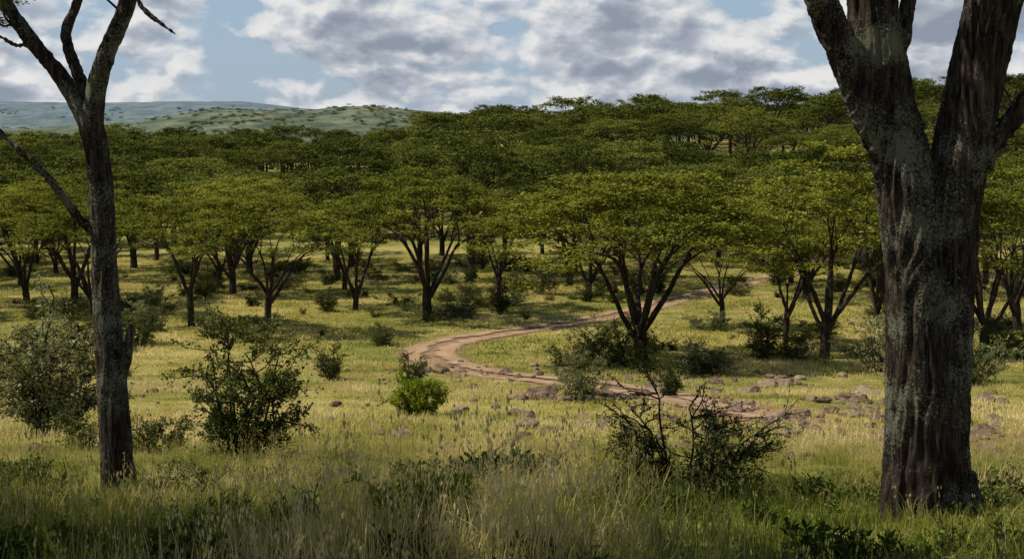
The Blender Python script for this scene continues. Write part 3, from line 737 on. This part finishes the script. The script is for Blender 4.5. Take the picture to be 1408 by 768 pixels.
def gscatter(name, coll, n, y0, y1, idxf, smin, smax, lim=.60):
    y = np.sqrt(rng.uniform(y0*y0, y1*y1, n)); x = rng.uniform(-1, 1, n)*(.40*y+2.0)
    b = bare(x, y)+.6*(fbm(x/1.6, y/1.6, 3)-.5)
    k = (b < lim) & ((trackdist(x, y) > 1.25) | (y < 42))
    for rx, ry, rs, _ in RL: k &= ((x-rx)**2+((y-ry+.5)*.7)**2) > (rs+.25)**2
    x = x[k]; y = y[k]; n = len(x)
    v = fbm(x/3.+1, y/3.+7, 3)
    s = rng.uniform(smin, smax, n)*(.45+1.1*v)*(1-.5*sstep(10, 18, y)*(y < 26))
    scatter(name, coll, np.c_[x, y, hz(x, y)], rng.uniform(0, 6.28, n), np.c_[np.maximum(s, .75*smin), np.maximum(s, .75*smin), s], idxf(v, rng.random(n), y))
def in_(v, r, y):
    t = v+.5*(r-.5)-.02
    return np.select([t < .36, t < .5, t < .62, t < .74], [3, 0, 1, 2], 4)
gscatter('foreground_grass', cN, 5000, 5.0, 25, in_, .8, 1.3)
gscatter('field_grass', cM, 7000, 22, 62, lambda v, r, y: np.select([v+.5*(r-.5) < .4, v+.5*(r-.5) < .52, v+.5*(r-.5) < .66], [3, 0, 1], 2), .6, 1.25, .54)
gscatter('meadow_grass', cF, 6000, 58, 140, lambda v, r, y: np.select([r < .4, r < .75], [0, 1], 2), .7, 1.2, .7)

# ------------------------------------------------------------------ sky, sun
el = math.radians(56); az = math.radians(-88)   # azimuth from +Y, clockwise
S = Vector((math.sin(az)*math.cos(el), math.cos(az)*math.cos(el), math.sin(el)))
w = bpy.data.worlds.new('World'); scene.world = w; w.use_nodes = True
nt = w.node_tree; nt.nodes.clear()
out = nt.nodes.new('ShaderNodeOutputWorld'); bg = nt.nodes.new('ShaderNodeBackground'); bg.inputs['Strength'].default_value = .1
sky = nt.nodes.new('ShaderNodeTexSky'); sky.sky_type = 'NISHITA'; sky.sun_disc = False
sky.sun_elevation = el; sky.sun_rotation = az % (2*math.pi); sky.air_density = 1.; sky.dust_density = .6; sky.ozone_density = 1.5
tc = nt.nodes.new('ShaderNodeTexCoord'); sep = nt.nodes.new('ShaderNodeSeparateXYZ'); nt.links.new(tc.outputs['Generated'], sep.inputs[0])
def dirv(dz, zs, ox, dx=0.):
    cm = nt.nodes.new('ShaderNodeCombineXYZ')
    nt.links.new(math_(nt, 'ADD', sep.outputs[0], ox+dx), cm.inputs[0]); nt.links.new(sep.outputs[1], cm.inputs[1])
    nt.links.new(math_(nt, 'MULTIPLY', math_(nt, 'ADD', sep.outputs[2], dz), zs), cm.inputs[2])
    return cm.outputs[0]
def puff(dz, dx):
    """cumulus density: fractal noise plus warped cellular billows"""
    v = dirv(dz, 1.8, .47, dx)
    nn = nt.nodes.new('ShaderNodeTexNoise'); nn.inputs['Scale'].default_value = 12; nn.inputs['Detail'].default_value = 6; nn.inputs['Roughness'].default_value = .52
    nt.links.new(v, nn.inputs['Vector'])
    vm = nt.nodes.new('ShaderNodeVectorMath'); vm.operation = 'MULTIPLY_ADD'
    nt.links.new(nn.outputs['Color'], vm.inputs[0]); vm.inputs[1].default_value = (.12, .12, .12); nt.links.new(v, vm.inputs[2])
    vo = nt.nodes.new('ShaderNodeTexVoronoi'); vo.feature = 'F1'; vo.inputs['Scale'].default_value = 36
    nt.links.new(vm.outputs[0], vo.inputs['Vector'])
    return math_(nt, 'ADD', nn.outputs[0], math_(nt, 'MULTIPLY', math_(nt, 'SUBTRACT', .45, vo.outputs['Distance']), .13))
p1 = puff(0, 0); p2 = puff(.007, -.004)
big = noiset(nt, dirv(0, 3.4, 1.7), 4.5, 2, .5)
dens = math_(nt, 'ADD', math_(nt, 'MULTIPLY', p1, .8), math_(nt, 'MULTIPLY', big, .42))
dens = math_(nt, 'SUBTRACT', dens, math_(nt, 'MULTIPLY', math_(nt, 'MAXIMUM', math_(nt, 'SUBTRACT', sep.outputs[2], .14), 0.), .6))
cov = ramp(nt, dens, [(.49, 0.), (.55, .75), (.61, 1.)])
rel = math_(nt, 'ADD', math_(nt, 'MULTIPLY', math_(nt, 'SUBTRACT', p1, p2), 5.0), .60)
rel = math_(nt, 'SUBTRACT', rel, math_(nt, 'MULTIPLY', math_(nt, 'MAXIMUM', math_(nt, 'SUBTRACT', dens, .60), -.05), 3.0))
ccol = ramp(nt, rel, [(.05, (2.7, 3.1, 3.8)), (.38, (4.0, 4.4, 5.1)), (.62, (5.8, 6.1, 6.5)), (.88, (8.0, 7.9, 7.8))])
skyc = mixc(nt, ramp(nt, sep.outputs[2], [(.1, .75), (.4, 0.)]), sky.outputs[0], (3.2, 4.4, 6.0))
fin = mixc(nt, cov, skyc, ccol)
nt.links.new(fin, bg.inputs['Color']); nt.links.new(bg.outputs[0], out.inputs[0])

sl = bpy.data.lights.new('sun', 'SUN'); sl.energy = 5.0; sl.angle = math.radians(.5); sl.color = (1., .93, .80)
so = bpy.data.objects.new('sun', sl); COL.objects.link(so); so.rotation_euler = S.to_track_quat('Z', 'Y').to_euler(); so.location = S*50

# ------------------------------------------------------------------ camera
cam = bpy.data.cameras.new('camera'); cam.lens = 50; cam.sensor_width = 36; cam.clip_end = 20000; cam.clip_start = .1
co = bpy.data.objects.new('camera', cam); COL.objects.link(co); co.location = (0, 0, 0)
co.rotation_euler = (math.radians(90-6.25), 0, 0); scene.camera = co
scene.view_settings.view_transform = 'Standard'; scene.view_settings.look = 'None'; scene.view_settings.exposure = 0
